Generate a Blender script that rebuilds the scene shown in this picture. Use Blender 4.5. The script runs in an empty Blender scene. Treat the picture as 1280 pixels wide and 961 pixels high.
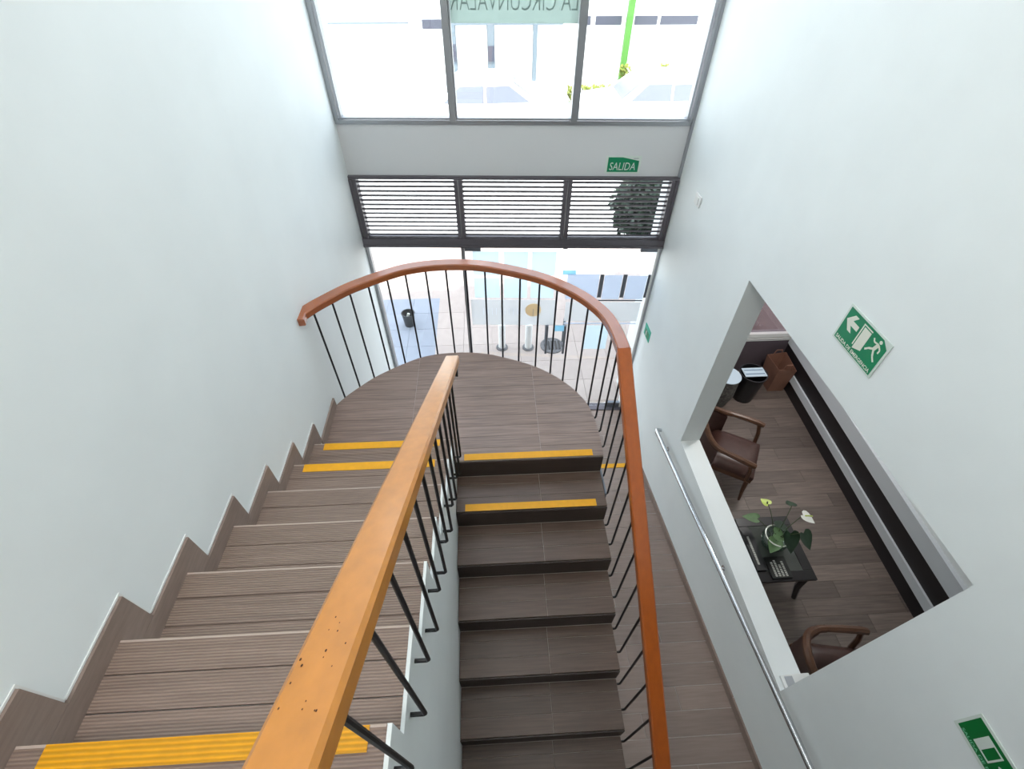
import bpy, bmesh, math, random
from mathutils import Vector, Matrix
random.seed(7)
PI = math.pi
S = bpy.context.scene
COL = S.collection

# ------------------------------------------------------------------ camera
cam_d = bpy.data.cameras.new('camera')
cam = bpy.data.objects.new('camera', cam_d); COL.objects.link(cam)
R_, D_, F_ = Vector((0.99868, -0.05131, 0.00336)), Vector((-0.03475, -0.72161, -0.69143)), Vector((0.0379, 0.6904, -0.72244))
m = Matrix.Identity(4)
for i in range(3):
    m[i][0] = R_[i]; m[i][1] = -D_[i]; m[i][2] = -F_[i]; m[i][3] = (0.28325, -1.82722, 2.62883)[i]
cam.matrix_world = m
cam_d.sensor_width = 36.0
cam_d.lens = 594.18 / 1280 * 36.0
cam_d.clip_start = 0.02
S.camera = cam

# ------------------------------------------------------------------ world, sun, exposure
W = bpy.data.worlds.new('sky'); S.world = W; W.use_nodes = True
nt = W.node_tree; nt.nodes.clear()
bg = nt.nodes.new('ShaderNodeBackground'); wo = nt.nodes.new('ShaderNodeOutputWorld')
sky = nt.nodes.new('ShaderNodeTexSky'); sky.sky_type = 'NISHITA'; sky.sun_disc = False
sky.sun_elevation = math.radians(68); sky.sun_rotation = math.radians(180); sky.dust_density = 2.0; sky.air_density = 1.0
mixw = nt.nodes.new('ShaderNodeMixRGB'); mixw.inputs[0].default_value = 0.55; mixw.inputs[2].default_value = (9.0, 9.6, 10.2, 1)
nt.links.new(sky.outputs[0], mixw.inputs[1]); nt.links.new(mixw.outputs[0], bg.inputs[0]); nt.links.new(bg.outputs[0], wo.inputs[0])
bg.inputs[1].default_value = 0.56
sd = bpy.data.lights.new('sun', 'SUN'); sd.energy = 10.0; sd.angle = math.radians(0.6); sd.color = (1, .97, .92)
sun = bpy.data.objects.new('sun', sd); COL.objects.link(sun)
el = math.radians(70)
sun.rotation_euler = Vector((0.1, math.cos(el), -math.sin(el))).to_track_quat('-Z', 'Y').to_euler()
sun.location = (0, -8, 14)
vs = S.view_settings
vs.view_transform = 'Standard'; vs.look = 'None'; vs.gamma = 1.0; vs.use_curve_mapping = False
vs.exposure = -0.12
FILL_W = 12.0      # base watts of the added, unseen fill lamps
LOUNGE_FILL_W = 24.0  # watts of the fill lamp added in the lounge

# ------------------------------------------------------------------ materials
def lin(c):
    return tuple(((x / 255) / 12.92 if x / 255 <= .04045 else ((x / 255 + .055) / 1.055) ** 2.4) for x in c) + (1,)
def mat(name, col, rough=.5, metal=0., spec=.5, noise=0., nscale=8., bump=0., stretch=(1, 1, 1), rnd=0., wave=None, coat=0.):
    m = bpy.data.materials.new(name); m.use_nodes = True
    n = m.node_tree.nodes; l = m.node_tree.links; b = n['Principled BSDF']
    c = lin(col)
    b.inputs['Roughness'].default_value = rough; b.inputs['Metallic'].default_value = metal
    b.inputs['Specular IOR Level'].default_value = spec
    if coat: b.inputs['Coat Weight'].default_value = coat; b.inputs['Coat Roughness'].default_value = .12
    b.inputs['Base Color'].default_value = c
    src = None
    if noise or bump:
        tc = n.new('ShaderNodeTexCoord'); mp = n.new('ShaderNodeMapping'); mp.inputs['Scale'].default_value = stretch
        nz = n.new('ShaderNodeTexNoise'); nz.inputs['Scale'].default_value = nscale; nz.inputs['Detail'].default_value = 5
        l.new(tc.outputs['Object'], mp.inputs[0]); l.new(mp.outputs[0], nz.inputs['Vector'])
        if rnd:
            oi = n.new('ShaderNodeObjectInfo'); ad = n.new('ShaderNodeVectorMath'); ad.operation = 'MULTIPLY_ADD'
            ad.inputs[1].default_value = (13.7, 7.3, 5.1)
            l.new(oi.outputs['Random'], ad.inputs[0]); l.new(mp.outputs[0], ad.inputs[2]); l.new(ad.outputs[0], nz.inputs['Vector'])
        rp = n.new('ShaderNodeValToRGB')
        rp.color_ramp.elements[0].position = .3; rp.color_ramp.elements[1].position = .7
        rp.color_ramp.elements[0].color = tuple(x * (1 - noise) for x in c[:3]) + (1,)
        rp.color_ramp.elements[1].color = tuple(min(1, x * (1 + noise)) for x in c[:3]) + (1,)
        l.new(nz.outputs[0], rp.inputs[0]); src = rp.outputs[0]
        if bump:
            bp = n.new('ShaderNodeBump'); bp.inputs['Strength'].default_value = bump; bp.inputs['Distance'].default_value = .004
            l.new(nz.outputs[0], bp.inputs['Height']); l.new(bp.outputs[0], b.inputs['Normal'])
    if rnd:
        oi2 = n.new('ShaderNodeObjectInfo'); mr = n.new('ShaderNodeMapRange'); mr.inputs[3].default_value = 1 - rnd; mr.inputs[4].default_value = 1 + rnd
        l.new(oi2.outputs['Random'], mr.inputs[0])
        mx = n.new('ShaderNodeVectorMath'); mx.operation = 'SCALE'
        if src: l.new(src, mx.inputs[0])
        else: mx.inputs[0].default_value = c[:3]
        l.new(mr.outputs[0], mx.inputs['Scale']); src = mx.outputs[0]
    if wave:                                   # fine ridges across the y direction (grooved tread tiles)
        tc2 = n.new('ShaderNodeTexCoord'); wv = n.new('ShaderNodeTexWave'); wv.bands_direction = 'Y'; wv.wave_profile = 'SIN'
        wv.inputs['Scale'].default_value = wave; wv.inputs['Distortion'].default_value = .6; wv.inputs['Detail'].default_value = 1; wv.inputs['Detail Scale'].default_value = .4
        l.new(tc2.outputs['Object'], wv.inputs['Vector'])
        bp2 = n.new('ShaderNodeBump'); bp2.inputs['Strength'].default_value = .8; bp2.inputs['Distance'].default_value = .003
        l.new(wv.outputs['Fac'], bp2.inputs['Height']); l.new(bp2.outputs[0], b.inputs['Normal'])
        mm = n.new('ShaderNodeMixRGB'); mm.blend_type = 'MULTIPLY'; mm.inputs[0].default_value = .30
        l.new(wv.outputs['Fac'], mm.inputs[2])
        if src: l.new(src, mm.inputs[1])
        else: mm.inputs[1].default_value = c
        src = mm.outputs[0]
    if src: l.new(src, b.inputs['Base Color'])
    return m
def glass_mat(name, tint=(.96, .98, .98), refl=.05, rough=0.0):
    m = bpy.data.materials.new(name); m.use_nodes = True
    n = m.node_tree.nodes; l = m.node_tree.links; n.clear()
    o = n.new('ShaderNodeOutputMaterial'); mx = n.new('ShaderNodeMixShader'); t = n.new('ShaderNodeBsdfTransparent'); g = n.new('ShaderNodeBsdfGlossy')
    t.inputs[0].default_value = tint + (1,); g.inputs['Roughness'].default_value = rough; mx.inputs[0].default_value = refl
    l.new(t.outputs[0], mx.inputs[1]); l.new(g.outputs[0], mx.inputs[2]); l.new(mx.outputs[0], o.inputs[0])
    return m
def film_mat(name, col, clear=.35, trans=.6):
    """thin sticker or film on glass: part clear, part scattering"""
    m = bpy.data.materials.new(name); m.use_nodes = True
    n = m.node_tree.nodes; l = m.node_tree.links; n.clear(); c = lin(col)
    o = n.new('ShaderNodeOutputMaterial'); a = n.new('ShaderNodeMixShader'); b = n.new('ShaderNodeMixShader')
    t = n.new('ShaderNodeBsdfTransparent'); d = n.new('ShaderNodeBsdfDiffuse'); tr = n.new('ShaderNodeBsdfTranslucent')
    for s in (t, d, tr): s.inputs[0].default_value = c
    a.inputs[0].default_value = trans; b.inputs[0].default_value = clear
    l.new(d.outputs[0], a.inputs[1]); l.new(tr.outputs[0], a.inputs[2]); l.new(a.outputs[0], b.inputs[1]); l.new(t.outputs[0], b.inputs[2]); l.new(b.outputs[0], o.inputs[0])
    return m
def emit_mat(name, col, s):
    m = bpy.data.materials.new(name); m.use_nodes = True
    n = m.node_tree.nodes; b = n['Principled BSDF']; b.inputs['Emission Color'].default_value = col + (1,); b.inputs['Emission Strength'].default_value = s
    return m
M = dict(
    wall=mat('white_wall_paint', (234, 239, 238), .6, noise=.02, nscale=3, bump=.02),
    ceil=mat('ceiling_paint', (240, 240, 238), .7),
    spandrel=mat('spandrel_paint', (214, 215, 216), .6),
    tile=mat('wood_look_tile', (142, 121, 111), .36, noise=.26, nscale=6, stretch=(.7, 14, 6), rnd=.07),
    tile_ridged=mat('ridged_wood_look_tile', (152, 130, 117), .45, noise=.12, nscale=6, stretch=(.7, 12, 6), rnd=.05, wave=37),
    tile_shaded=mat('shaded_wood_look_tile', (99, 80, 69), .36, noise=.24, nscale=6, stretch=(.7, 14, 6), rnd=.06),  # landing tile again, with the lower flight's shade put into its colour
    tile_riser=mat('riser_tile', (66, 55, 50), .42, noise=.12, nscale=6, stretch=(.7, 6, 12), rnd=.05),  # colour darkened to carry the shade on the risers
    tile_skirt=mat('skirting_tile', (140, 122, 112), .42, noise=.1, nscale=7, stretch=(3, 2, 12), rnd=.06),
    tile_hall=mat('hall_floor_tile', (142, 124, 114), .35, noise=.14, nscale=6, stretch=(.8, 12, 6), rnd=.1),
    grout=mat('grout', (186, 176, 168), .8),
    worn=mat('worn_tile_edge', (186, 168, 156), .5),
    sign_l=mat('sign_pale_green', (120, 200, 158), .4),
    concrete=mat('stair_concrete', (150, 146, 140), .8),
    yellow=mat('yellow_strip', (238, 170, 6), .5, noise=.05, nscale=30),
    yellow_r=mat('yellow_ridged_strip', (240, 168, 2), .5, noise=.05, nscale=30, wave=28),
    wood=mat('varnished_wood', (192, 126, 50), .3, noise=.10, nscale=4, stretch=(9, .7, 9), coat=.15),
    wood3=mat('shaded_varnished_wood', (170, 86, 30), .3, noise=.1, nscale=4, stretch=(9, .7, 9), coat=.1),  # same handrail wood, darkened for the shading of the lower run
    hole=mat('worm_hole_brown', (74, 42, 18), .8),
    wood2=mat('varnished_wood_curve', (156, 86, 48), .24, noise=.1, nscale=5, stretch=(2, 2, 14), coat=.8),  # same handrail wood, base darkened for the side turned from the window
    iron=mat('black_iron', (26, 26, 28), .42, spec=.4),
    alu=mat('aluminium', (168, 170, 174), .35, metal=.7),
    slat=mat('dark_grey_metal', (98, 94, 100), .45, metal=.2),
    steel=mat('brushed_steel', (205, 207, 210), .25, metal=1.),
    glass=glass_mat('clear_glass'),
    tint=glass_mat('tinted_glass', (.42, .37, .38), .06),
    film=film_mat('pale_green_film', (202, 214, 209), .12),
    film_l=film_mat('letter_film', (150, 164, 160), .05, .35),
    f_blue=film_mat('pale_blue_film', (232, 242, 247), .3),
    f_grey=film_mat('grey_film', (230, 231, 232), .35),
    f_white=film_mat('frosted_film', (222, 228, 238), .2),
    f_dark=film_mat('dark_film', (120, 124, 132), .1, .2),
    f_orange=film_mat('orange_film', (252, 236, 208), .2),
    f_cyan=film_mat('cyan_film', (192, 228, 242), .25),
    green=mat('sign_green', (0, 128, 84), .35),
    green_d=mat('sign_green_deep', (0, 108, 48), .35),
    sign_w=mat('sign_white', (226, 228, 214), .4),
    sign_border=mat('sign_border', (212, 222, 214), .35),
    teal=mat('sign_teal', (40, 190, 160), .35),
    plastic_w=mat('white_plastic', (232, 233, 230), .4),
    plastic_g=mat('grey_plastic', (170, 172, 176), .5),
    black_pl=mat('black_plastic', (30, 31, 34), .4),
    leather=mat('dark_brown_leather', (72, 48, 42), .38, noise=.15, nscale=30, bump=.1),
    chairwood=mat('dark_chair_wood', (92, 62, 44), .35, noise=.2, nscale=6, stretch=(3, 3, 12)),
    table=mat('black_table_wood', (26, 23, 25), .3),
    tabglass=mat('smoked_table_glass', (74, 78, 74), .12),
    book=mat('black_book_cover', (30, 32, 30), .3),
    ink=mat('pale_print', (206, 208, 200), .5),
    leaf=mat('dark_leaf', (40, 62, 42), .4, noise=.2, nscale=20),
    leaf2=mat('mid_leaf', (92, 122, 80), .4, noise=.2, nscale=20),
    spathe=mat('white_spathe', (240, 242, 236), .35),
    spathe_g=mat('green_spathe', (190, 208, 96), .35),
    stem=mat('stem', (60, 72, 44), .5),
    vase=glass_mat('vase_glass', (.78, .86, .82), .18, .02),
    rim=mat('vase_rim', (222, 226, 214), .2),
    parapet=mat('dark_mauve_wall', (92, 82, 88), .5),
    panel_d=mat('black_wall_panel', (36, 34, 37), .4),
    rail_g=mat('grey_wall_rail', (214, 221, 226), .4),
    lfloor=mat('lounge_plank_tile', (116, 104, 97), .4, noise=.22, nscale=5, stretch=(.8, 12, 6), rnd=.28),
    bag=mat('brown_kraft_paper', (142, 102, 84), .7, noise=.06, nscale=12),
    paper=mat('printed_paper', (206, 224, 236), .6),
    paper_ink=mat('paper_blue_print', (98, 130, 160), .6),
    pot=mat('grey_mottled_pot', (96, 94, 90), .7, noise=.5, nscale=40),
    pave=mat('beige_paving', (172, 159, 152), .7, noise=.05, nscale=10, rnd=.05),
    pave_g=mat('grey_paving', (138, 144, 155), .7, noise=.04, nscale=10, rnd=.03),
    road=mat('pale_road', (200, 199, 196), .9, noise=.06, nscale=3),
    ext_w=mat('street_white_wall', (240, 240, 238), .8),
    ext_g=mat('street_grey_wall', (112, 124, 132), .8),
    ext_d=mat('street_dark_glass', (78, 80, 92), .3),
    ext_green=mat('green_post_paint', (84, 138, 60), .5),
    hedge=mat('hedge_leaf', (112, 120, 42), .8, noise=.35, nscale=12),
    car_glass=mat('car_window', (114, 118, 128), .2),
    car=mat('white_car_paint', (238, 240, 240), .25, coat=.6),
    tyre=mat('tyre_rubber', (60, 60, 64), .8),
    iron_g=mat('dark_grey_cast_iron', (96, 96, 98), .6, noise=.3, nscale=30),
    plate_s=mat('grey_steel_plate', (120, 124, 132), .35, metal=.4),
)

# ------------------------------------------------------------------ mesh helpers
class MB:
    def __init__(s): s.v = []; s.f = []
    def add(s, vs, fs):
        o = len(s.v); s.v += [tuple(v) for v in vs]; s.f += [tuple(i + o for i in f) for f in fs]; return s
    def box(s, x0, x1, y0, y1, z0, z1, T=None):
        vs = [(x, y, z) for z in (z0, z1) for y in (y0, y1) for x in (x0, x1)]
        if T: vs = [T(*v) for v in vs]
        return s.add(vs, [(0, 2, 3, 1), (4, 5, 7, 6), (0, 1, 5, 4), (1, 3, 7, 5), (3, 2, 6, 7), (2, 0, 4, 6)])
    def prism(s, poly, a, b, T=lambda p, q, r: (p, q, r)):
        n = len(poly); vs = [T(p[0], p[1], a) for p in poly] + [T(p[0], p[1], b) for p in poly]
        return s.add(vs, [tuple(range(n))[::-1], tuple(range(n, 2 * n))] + [(i, (i + 1) % n, n + (i + 1) % n, n + i) for i in range(n)])
    def tube(s, pts, r, n=8, rs=None):
        pts = [Vector(p) for p in pts]; k = len(pts); rings = []
        up = None
        for i, p in enumerate(pts):
            t = (pts[min(i + 1, k - 1)] - pts[max(i - 1, 0)]).normalized()
            if up is None: up = t.orthogonal().normalized()
            else:
                up = (up - t * up.dot(t))
                up = up.normalized() if up.length > 1e-6 else t.orthogonal().normalized()
            w = t.cross(up); rr = rs[i] if rs else r
            rings.append([p + (up * math.cos(2 * PI * j / n) + w * math.sin(2 * PI * j / n)) * rr for j in range(n)])
        vs = [v for rg in rings for v in rg]
        fs = [(i * n + j, i * n + (j + 1) % n, (i + 1) * n + (j + 1) % n, (i + 1) * n + j) for i in range(k - 1) for j in range(n)]
        fs += [tuple(range(n))[::-1], tuple(range((k - 1) * n, k * n))]
        return s.add(vs, fs)
    def lathe(s, prof, c=(0, 0, 0), n=24, close=True):
        vs = [(c[0] + r * math.cos(2 * PI * j / n), c[1] + r * math.sin(2 * PI * j / n), c[2] + z) for r, z in prof for j in range(n)]
        k = len(prof)
        fs = [(i * n + j, i * n + (j + 1) % n, (i + 1) * n + (j + 1) % n, (i + 1) * n + j) for i in range(k - 1) for j in range(n)]
        if close: fs += [tuple(range(n))[::-1], tuple(range((k - 1) * n, k * n))]
        return s.add(vs, fs)
    def sweep(s, path, w, h):
        """rectangular section with softened corners swept along path (path = centre of the TOP face), kept upright"""
        c = .007
        sec = [(-w / 2 + c, 0), (w / 2 - c, 0), (w / 2, -c), (w / 2, -h + c), (w / 2 - c, -h), (-w / 2 + c, -h), (-w / 2, -h + c), (-w / 2, -c)]
        path = [Vector(p) for p in path]; k = len(path); n = len(sec); vs = []
        for i, p in enumerate(path):
            t1 = (path[i] - path[max(i - 1, 0)]); t2 = (path[min(i + 1, k - 1)] - path[i])
            t = ((t1.normalized() if t1.length else t2.normalized()) + (t2.normalized() if t2.length else t1.normalized())).normalized()
            side = Vector((t.y, -t.x, 0)).normalized(); upv = side.cross(t).normalized()
            vs += [p + side * a + upv * b for a, b in sec]
        fs = [(i * n + j, i * n + (j + 1) % n, (i + 1) * n + (j + 1) % n, (i + 1) * n + j) for i in range(k - 1) for j in range(n)]
        fs += [tuple(range(n)), tuple(range((k - 1) * n, k * n))[::-1]]
        return s.add(vs, fs)
    def mesh(s, name, mt, smooth=False):
        me = bpy.data.meshes.new(name); me.from_pydata([tuple(v) for v in s.v], [], s.f)
        bm = bmesh.new(); bm.from_mesh(me); bmesh.ops.recalc_face_normals(bm, faces=bm.faces); bm.to_mesh(me); bm.free()
        if smooth:
            for p in me.polygons: p.use_smooth = True
            try: me.set_sharp_from_angle(angle=math.radians(40))
            except Exception: pass
        me.materials.append(mt); return me
    def build(s, name, mt, parent=None, smooth=False, bevel=0.):
        o = bpy.data.objects.new(name, s.mesh(name, mt, smooth)); COL.objects.link(o)
        if parent is not None: par(o, parent)
        if bevel:
            b = o.modifiers.new('bevel', 'BEVEL'); b.width = bevel; b.segments = 2; b.limit_method = 'ANGLE'
        return o
WORLD = {}                                    # accumulated world matrix of each parent, so that children may be built in place
def wm(o):
    if o is None: return Matrix.Identity(4)
    return wm(o.parent) @ o.matrix_parent_inverse @ o.matrix_basis
def par(o, p):
    o.parent = p; o.matrix_parent_inverse = wm(p).inverted()
def tag(o, label=None, cat=None, group=None, kind=None):
    if label: o['label'] = label
    if cat: o['category'] = cat
    if group: o['group'] = group
    if kind: o['kind'] = kind
    return o
def thing(name, label, cat, loc=(0, 0, 0), rz=0., group=None):
    e = bpy.data.objects.new(name, None); COL.objects.link(e); e.location = loc; e.rotation_euler = (0, 0, rz); e.empty_display_size = .1
    return tag(e, label, cat, group)
def struct(name, mb, mt, label=None, **k):
    return tag(mb.build(name, mt, **k), label, None, None, 'structure')
def copy_tree(o, parent=None):
    c = o.copy(); COL.objects.link(c)
    if parent is not None: c.parent = parent
    for ch in list(o.children): copy_tree(ch, c)
    return c
def text_mesh(body, size, T, spacing=1.0, mirror=False, shear=0., fit=None, bold=0.):
    """flat lettering turned into a mesh; T maps (u, v, w) to the scene"""
    cu = bpy.data.curves.new('lettering', 'FONT'); cu.body = body; cu.size = size; cu.space_character = spacing; cu.shear = shear; cu.offset = bold
    cu.align_x = 'CENTER'; cu.align_y = 'CENTER'; cu.resolution_u = 3
    o = bpy.data.objects.new('lettering', cu); COL.objects.link(o)
    bpy.context.view_layer.update()
    me = bpy.data.meshes.new_from_object(o.evaluated_get(bpy.context.evaluated_depsgraph_get()))
    xs = [v.co.x for v in me.vertices]; ys = [v.co.y for v in me.vertices]
    cx, cy = (min(xs) + max(xs)) / 2, (min(ys) + max(ys)) / 2; wd, hg = max(xs) - min(xs), max(ys) - min(ys)
    sx = fit[0] / wd if fit else 1; sy = fit[1] / hg if fit else 1
    mb = MB(); mb.add([T((v.co.x - cx) * sx * (-1 if mirror else 1), (v.co.y - cy) * sy, 0) for v in me.vertices], [tuple(p.vertices) for p in me.polygons])
    bpy.data.objects.remove(o); bpy.data.curves.remove(cu); bpy.data.meshes.remove(me)
    return mb

# ------------------------------------------------------------------ frames of reference
FD = Vector((1, -.055, 0)).normalized(); FN = Vector((.055, 1, 0)).normalized(); FO = Vector((-.885, 2.288, 0))
def FA(u, v, z):                              # facade: u to the right, v outward, z up
    p = FO + FD * u + FN * v; return (p.x, p.y, z)
WD = Vector((.0234, -1, 0)).normalized(); WN = Vector((1, .0234, 0)).normalized(); WO = Vector((1.91, 2.13, 0))
def RW(u, v, z):                              # right wall: u from the facade towards the viewer, v into the wall, z up
    p = WO + WD * u + WN * v; return (p.x, p.y, z)
H = .175; G = .2768; YL = .330                # riser, going, offset of the left flight
XW = -.885                                    # left wall face
XS0, XS1 = -.004, .008                        # white string wall between the flights
XR = 1.0                                      # right edge of the right flight
ZF = -2.0                                     # entrance floor
def yL(k): return YL - G * k
def zramp(y): return ZF if y > 1.2 else max(ZF, min(-1.46, ZF + .165 * (1.2 - y)))

# ------------------------------------------------------------------ shell
mb = MB(); mb.box(XW - .12, XW, -4.4, 2.42, -2.2, 4.7); struct('wall_left', mb, M['wall'])
U0, U1, ZS, ZT, TH = 1.447, 3.381, -.81, .892, .175
mb = MB()
mb.box(-.13, U0, 0, TH, -2.2, 4.7, RW); mb.box(U1, 6.6, 0, TH, -2.2, 4.7, RW)
mb.box(U0, U1, 0, TH, -2.2, ZS, RW); mb.box(U0, U1, 0, TH, ZT, 4.7, RW)
struct('wall_right', mb, M['wall'])
mb = MB(); mb.box(-1.0, 4.6, -4.5, -4.4, -2.2, 4.7); struct('wall_back', mb, M['wall'])
mb = MB(); mb.box(-1.0, 4.6, -4.5, 2.42, 4.7, 5.0); struct('ceiling', mb, M['ceil'])
mb = MB(); mb.box(0, 2.795, 0, .18, .95, 1.345, FA); struct('wall_front', mb, M['spandrel'])
mb = MB(); mb.box(-1.0, 2.3, -4.4, yL(9) - .002, 1.40, 1.56); struct('floor', mb, M['tile_hall'], 'upper landing slab at the head of the stairs')

struct('wall_sunblock_left', MB().box(-9, -1.01, -4.5, 2.30, -2.2, 5.0), M['ext_w'], 'added unseen wall keeping the sun off the left pavement')  # mass added out of view to cast shade on the left pavement
struct('wall_sunblock_right', MB().box(2.13, 9, -4.5, 2.05, 1.0, 5.0), M['ext_w'], 'added unseen block over the lounge keeping the sun off the right pavement')  # added out of view to cast shade on the right pavement

# entrance floor and ramp
mb = MB()
mb.add([(XW, 2.40, ZF - .003), (2.0, 2.20, ZF - .003), (2.0, 1.2, ZF - .003), (XW, 1.2, ZF - .003), (XW, -2.0727, -1.463), (2.04, -2.0727, -1.463), (XW, -4.4, -1.463), (2.06, -4.4, -1.463)],
       [(0, 1, 2, 3), (3, 2, 5, 4), (4, 5, 7, 6)])
ground = struct('floor', mb, M['grout'], 'wood-look tiled entrance floor rising as a ramp past the stairs')
ground['label'] = 'wood-look tiled entrance floor rising as a ramp past the stairs'
def floor_piece(x0, x1, ya, yb, mt, name='floor_tile', parent=None, zf=zramp, t=.018):
    mb = MB(); za, zb = zf(ya), zf(yb)
    vs = [(x0, ya, za - t), (x1, ya, za - t), (x1, yb, zb - t), (x0, yb, zb - t), (x0, ya, za), (x1, ya, za), (x1, yb, zb), (x0, yb, zb)]
    mb.add(vs, [(0, 3, 2, 1), (4, 5, 6, 7), (0, 1, 5, 4), (1, 2, 6, 5), (2, 3, 7, 6), (3, 0, 4, 7)])
    return mb.build(name, mt, parent)
y = 2.16; row = 0
while y > -2.4:
    y2 = y - .16
    if row == 6: y2 = 1.2
    off = (row % 3) * .31
    xs = [XW] + [x for x in (XW + .62 - off + .93 * i for i in range(5)) if XW + .05 < x < 1.9] + [1.955 + .0234 * (1.0 - y)]
    for a, b in zip(xs, xs[1:]):
        floor_piece(a + .002, b - .002, y - .003, y2 + .003, M['tile_hall'], parent=ground)
    y = y2; row += 1
mb = MB(); mb.box(.0, 1.905, 1.21, 1.265, ZF, ZF + .004); mb.build('warning_strip', M['yellow'], ground)['label'] = 'yellow strip across the floor at the foot of the ramp'
mb = MB(); mb.box(.0, 2.78, -.06, .05, ZF - .02, ZF + .012, FA); mb.build('threshold', M['slat'], ground)['label'] = 'dark metal door threshold'

# skirting on the right wall, tile by tile along the ramp
sk = tag(MB().box(.0, .05, -.012, 0, ZF, ZF + .08, RW).build('baseboard_right', M['tile_skirt']), None, None, None, 'structure')
u = .06
while u < 4.6:
    ya, yb = RW(u, 0, 0)[1], RW(u + .46, 0, 0)[1]
    za, zb = zramp(ya), zramp(yb)
    mb = MB(); vs = [RW(uu, vv, zz) for (uu, zz0) in ((u + .0015, za), (u + .4585, zb)) for vv in (-.014, -.0005) for zz in (zz0 - .01, zz0 + .08)]
    mb.add(vs, [(0, 1, 3, 2), (4, 6, 7, 5), (0, 4, 5, 1), (2, 3, 7, 6), (1, 5, 7, 3), (0, 2, 6, 4)])
    mb.build('skirting_tile', M['tile_skirt'], sk); u += .46
mb = MB(); mb.box(-.03, .02, -.02, -.0005, -2.0, 4.7, RW); struct('trim_1', mb, M['alu'])

# ------------------------------------------------------------------ facade: upper window, louvres, glass doors
UM = (.925, 1.86)                              # the two mullions
win1 = MB()
win1.box(0, 2.795, -.01, .05, 1.345, 1.375, FA)
win1 = struct('window_1', win1, M['alu'], 'tall three-pane street window above the white band')
def frame_part(name, a, mt=None, parent=None): return MB().box(*a, FA).build(name, mt or M['alu'], parent)
frame_part('bottom_rail', (0.0, 2.795, -.02, .04, 1.385, 1.397), parent=win1)
for a in ((0, .035), (.046, .062), (2.735, 2.75), (2.762, 2.795)): frame_part('side_frame', (a[0], a[1], -.02, .05, 1.375, 4.7), parent=win1)
for um in UM:
    frame_part('mullion', (um - .024, um + .024, -.045, .06, 1.375, 4.7), parent=win1)
    frame_part('glazing_bead', (um + .026, um + .034, -.02, .03, 1.397, 4.7), parent=win1)
for a, b in ((.062, UM[0] - .024), (UM[0] + .034, UM[1] - .024), (UM[1] + .034, 2.735)):
    frame_part('pane', (a, b, .010, .016, 1.397, 4.7), M['glass'], win1)
fb = frame_part('film_band', (UM[0] + .036, UM[1] - .026, .004, .006, 1.985, 2.30), M['film'], win1); fb['label'] = 'pale green film band across the middle pane'
tm = text_mesh('LA CIRCUNVALAR', .1, lambda a, b, c: FA((UM[0] + UM[1]) / 2 + a, .002, 2.108 + b), mirror=True, fit=(.86, .105), bold=-.0012)
tm.build('lettering', M['film_l'], win1)['label'] = 'grey mirrored lettering on the film band'

win2 = struct('window_2', MB().box(0, 2.795, -.03, .05, .925, .95, FA), M['slat'], 'dark grey louvred window over the glass doors')
frame_part('bottom_rail', (0, 2.795, -.05, .06, .325, .385), M['slat'], win2)
frame_part('bottom_bead', (0, 2.795, -.06, .07, .305, .327), M['slat'], win2)
for a in ((0, .022), (.03, .062), (UM[0] - .035, UM[0] - .004), (UM[0] + .004, UM[0] + .035), (UM[1] - .035, UM[1] - .004), (UM[1] + .004, UM[1] + .035), (2.735, 2.765), (2.773, 2.795)):
    frame_part('post', (a[0], a[1], -.04, .05, .385, .925), M['slat'], win2)
bays = ((.062, UM[0] - .035), (UM[0] + .035, UM[1] - .035), (UM[1] + .035, 2.735))
slat_meshes = []
for a, b in bays:
    mb = MB()
    poly = [(-.014, .0170), (-.0155, .003), (.014, -.0165), (.0155, -.0025)]
    mb.prism(poly, a, b, lambda p, q, r: FA(r, p, q)); slat_meshes.append(mb.mesh('slat', M['slat']))
for k in range(13):
    for me in slat_meshes:
        o = bpy.data.objects.new('slat', me); COL.objects.link(o); par(o, win2); o.location.z += .408 + k * .0405
frame_part('pane', (.06, 2.735, .035, .039, .385, .925), M['glass'], win2)

win3 = struct('window_3', MB().box(0.035, UM[0] - .02, 0, .006, ZF + .03, .305, FA), M['glass'], 'fixed clear glass pane left of the doors')
frame_part('side_frame', (0, .014, -.02, .04, ZF, .305), parent=win3); frame_part('side_frame', (.022, .035, -.02, .04, ZF, .305), parent=win3)
frame_part('mullion', (UM[0] - .02, UM[0] + .012, -.03, .045, ZF, .305), parent=win3)
frame_part('bottom_rail', (.035, UM[0] - .02, -.02, .03, ZF + .012, ZF + .05), parent=win3)
def leaf(n, a, b, hu, label):
    d = struct('door_%d' % n, MB().box(a, b, 0, .010, ZF + .02, .300, FA), M['glass'], label)
    hs = 1 if hu > (a + b) / 2 else -1
    fa, fb_ = (a, a + .15) if hs > 0 else (b - .17, b)
    for z0, z1 in ((.243, .303), (ZF + .014, ZF + .09)):
        MB().box(fa, fb_, -.014, .024, z0, z1, FA).build('patch_fitting', M['plate_s'], d)
    mb = MB()
    for v in (-.055, .065):
        mb.tube([FA(hu, v, -1.02), FA(hu, v, -.62)], .014, 10)
    for z in (-.95, -.69): mb.tube([FA(hu, -.055, z), FA(hu, .065, z)], .008, 8)
    mb.build('pull_handle', M['plate_s'], d, True)
    return d
d1 = leaf(1, UM[0] + .014, UM[1] - .004, 1.77, 'left leaf of the glass entrance door, with the orange round mark')
d2 = leaf(2, UM[1] + .004, 2.775, 1.965, 'right leaf of the glass entrance door, with the frosted squares')
MB().box(UM[1] + .01, UM[1] + .05, -.014, .02, .27, .303, FA).build('door_stop', M['plate_s'], d2)
MB().box(2.763, 2.795, -.02, .03, ZF, .305, FA).build('side_frame', M['plastic_w'], d2)
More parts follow.
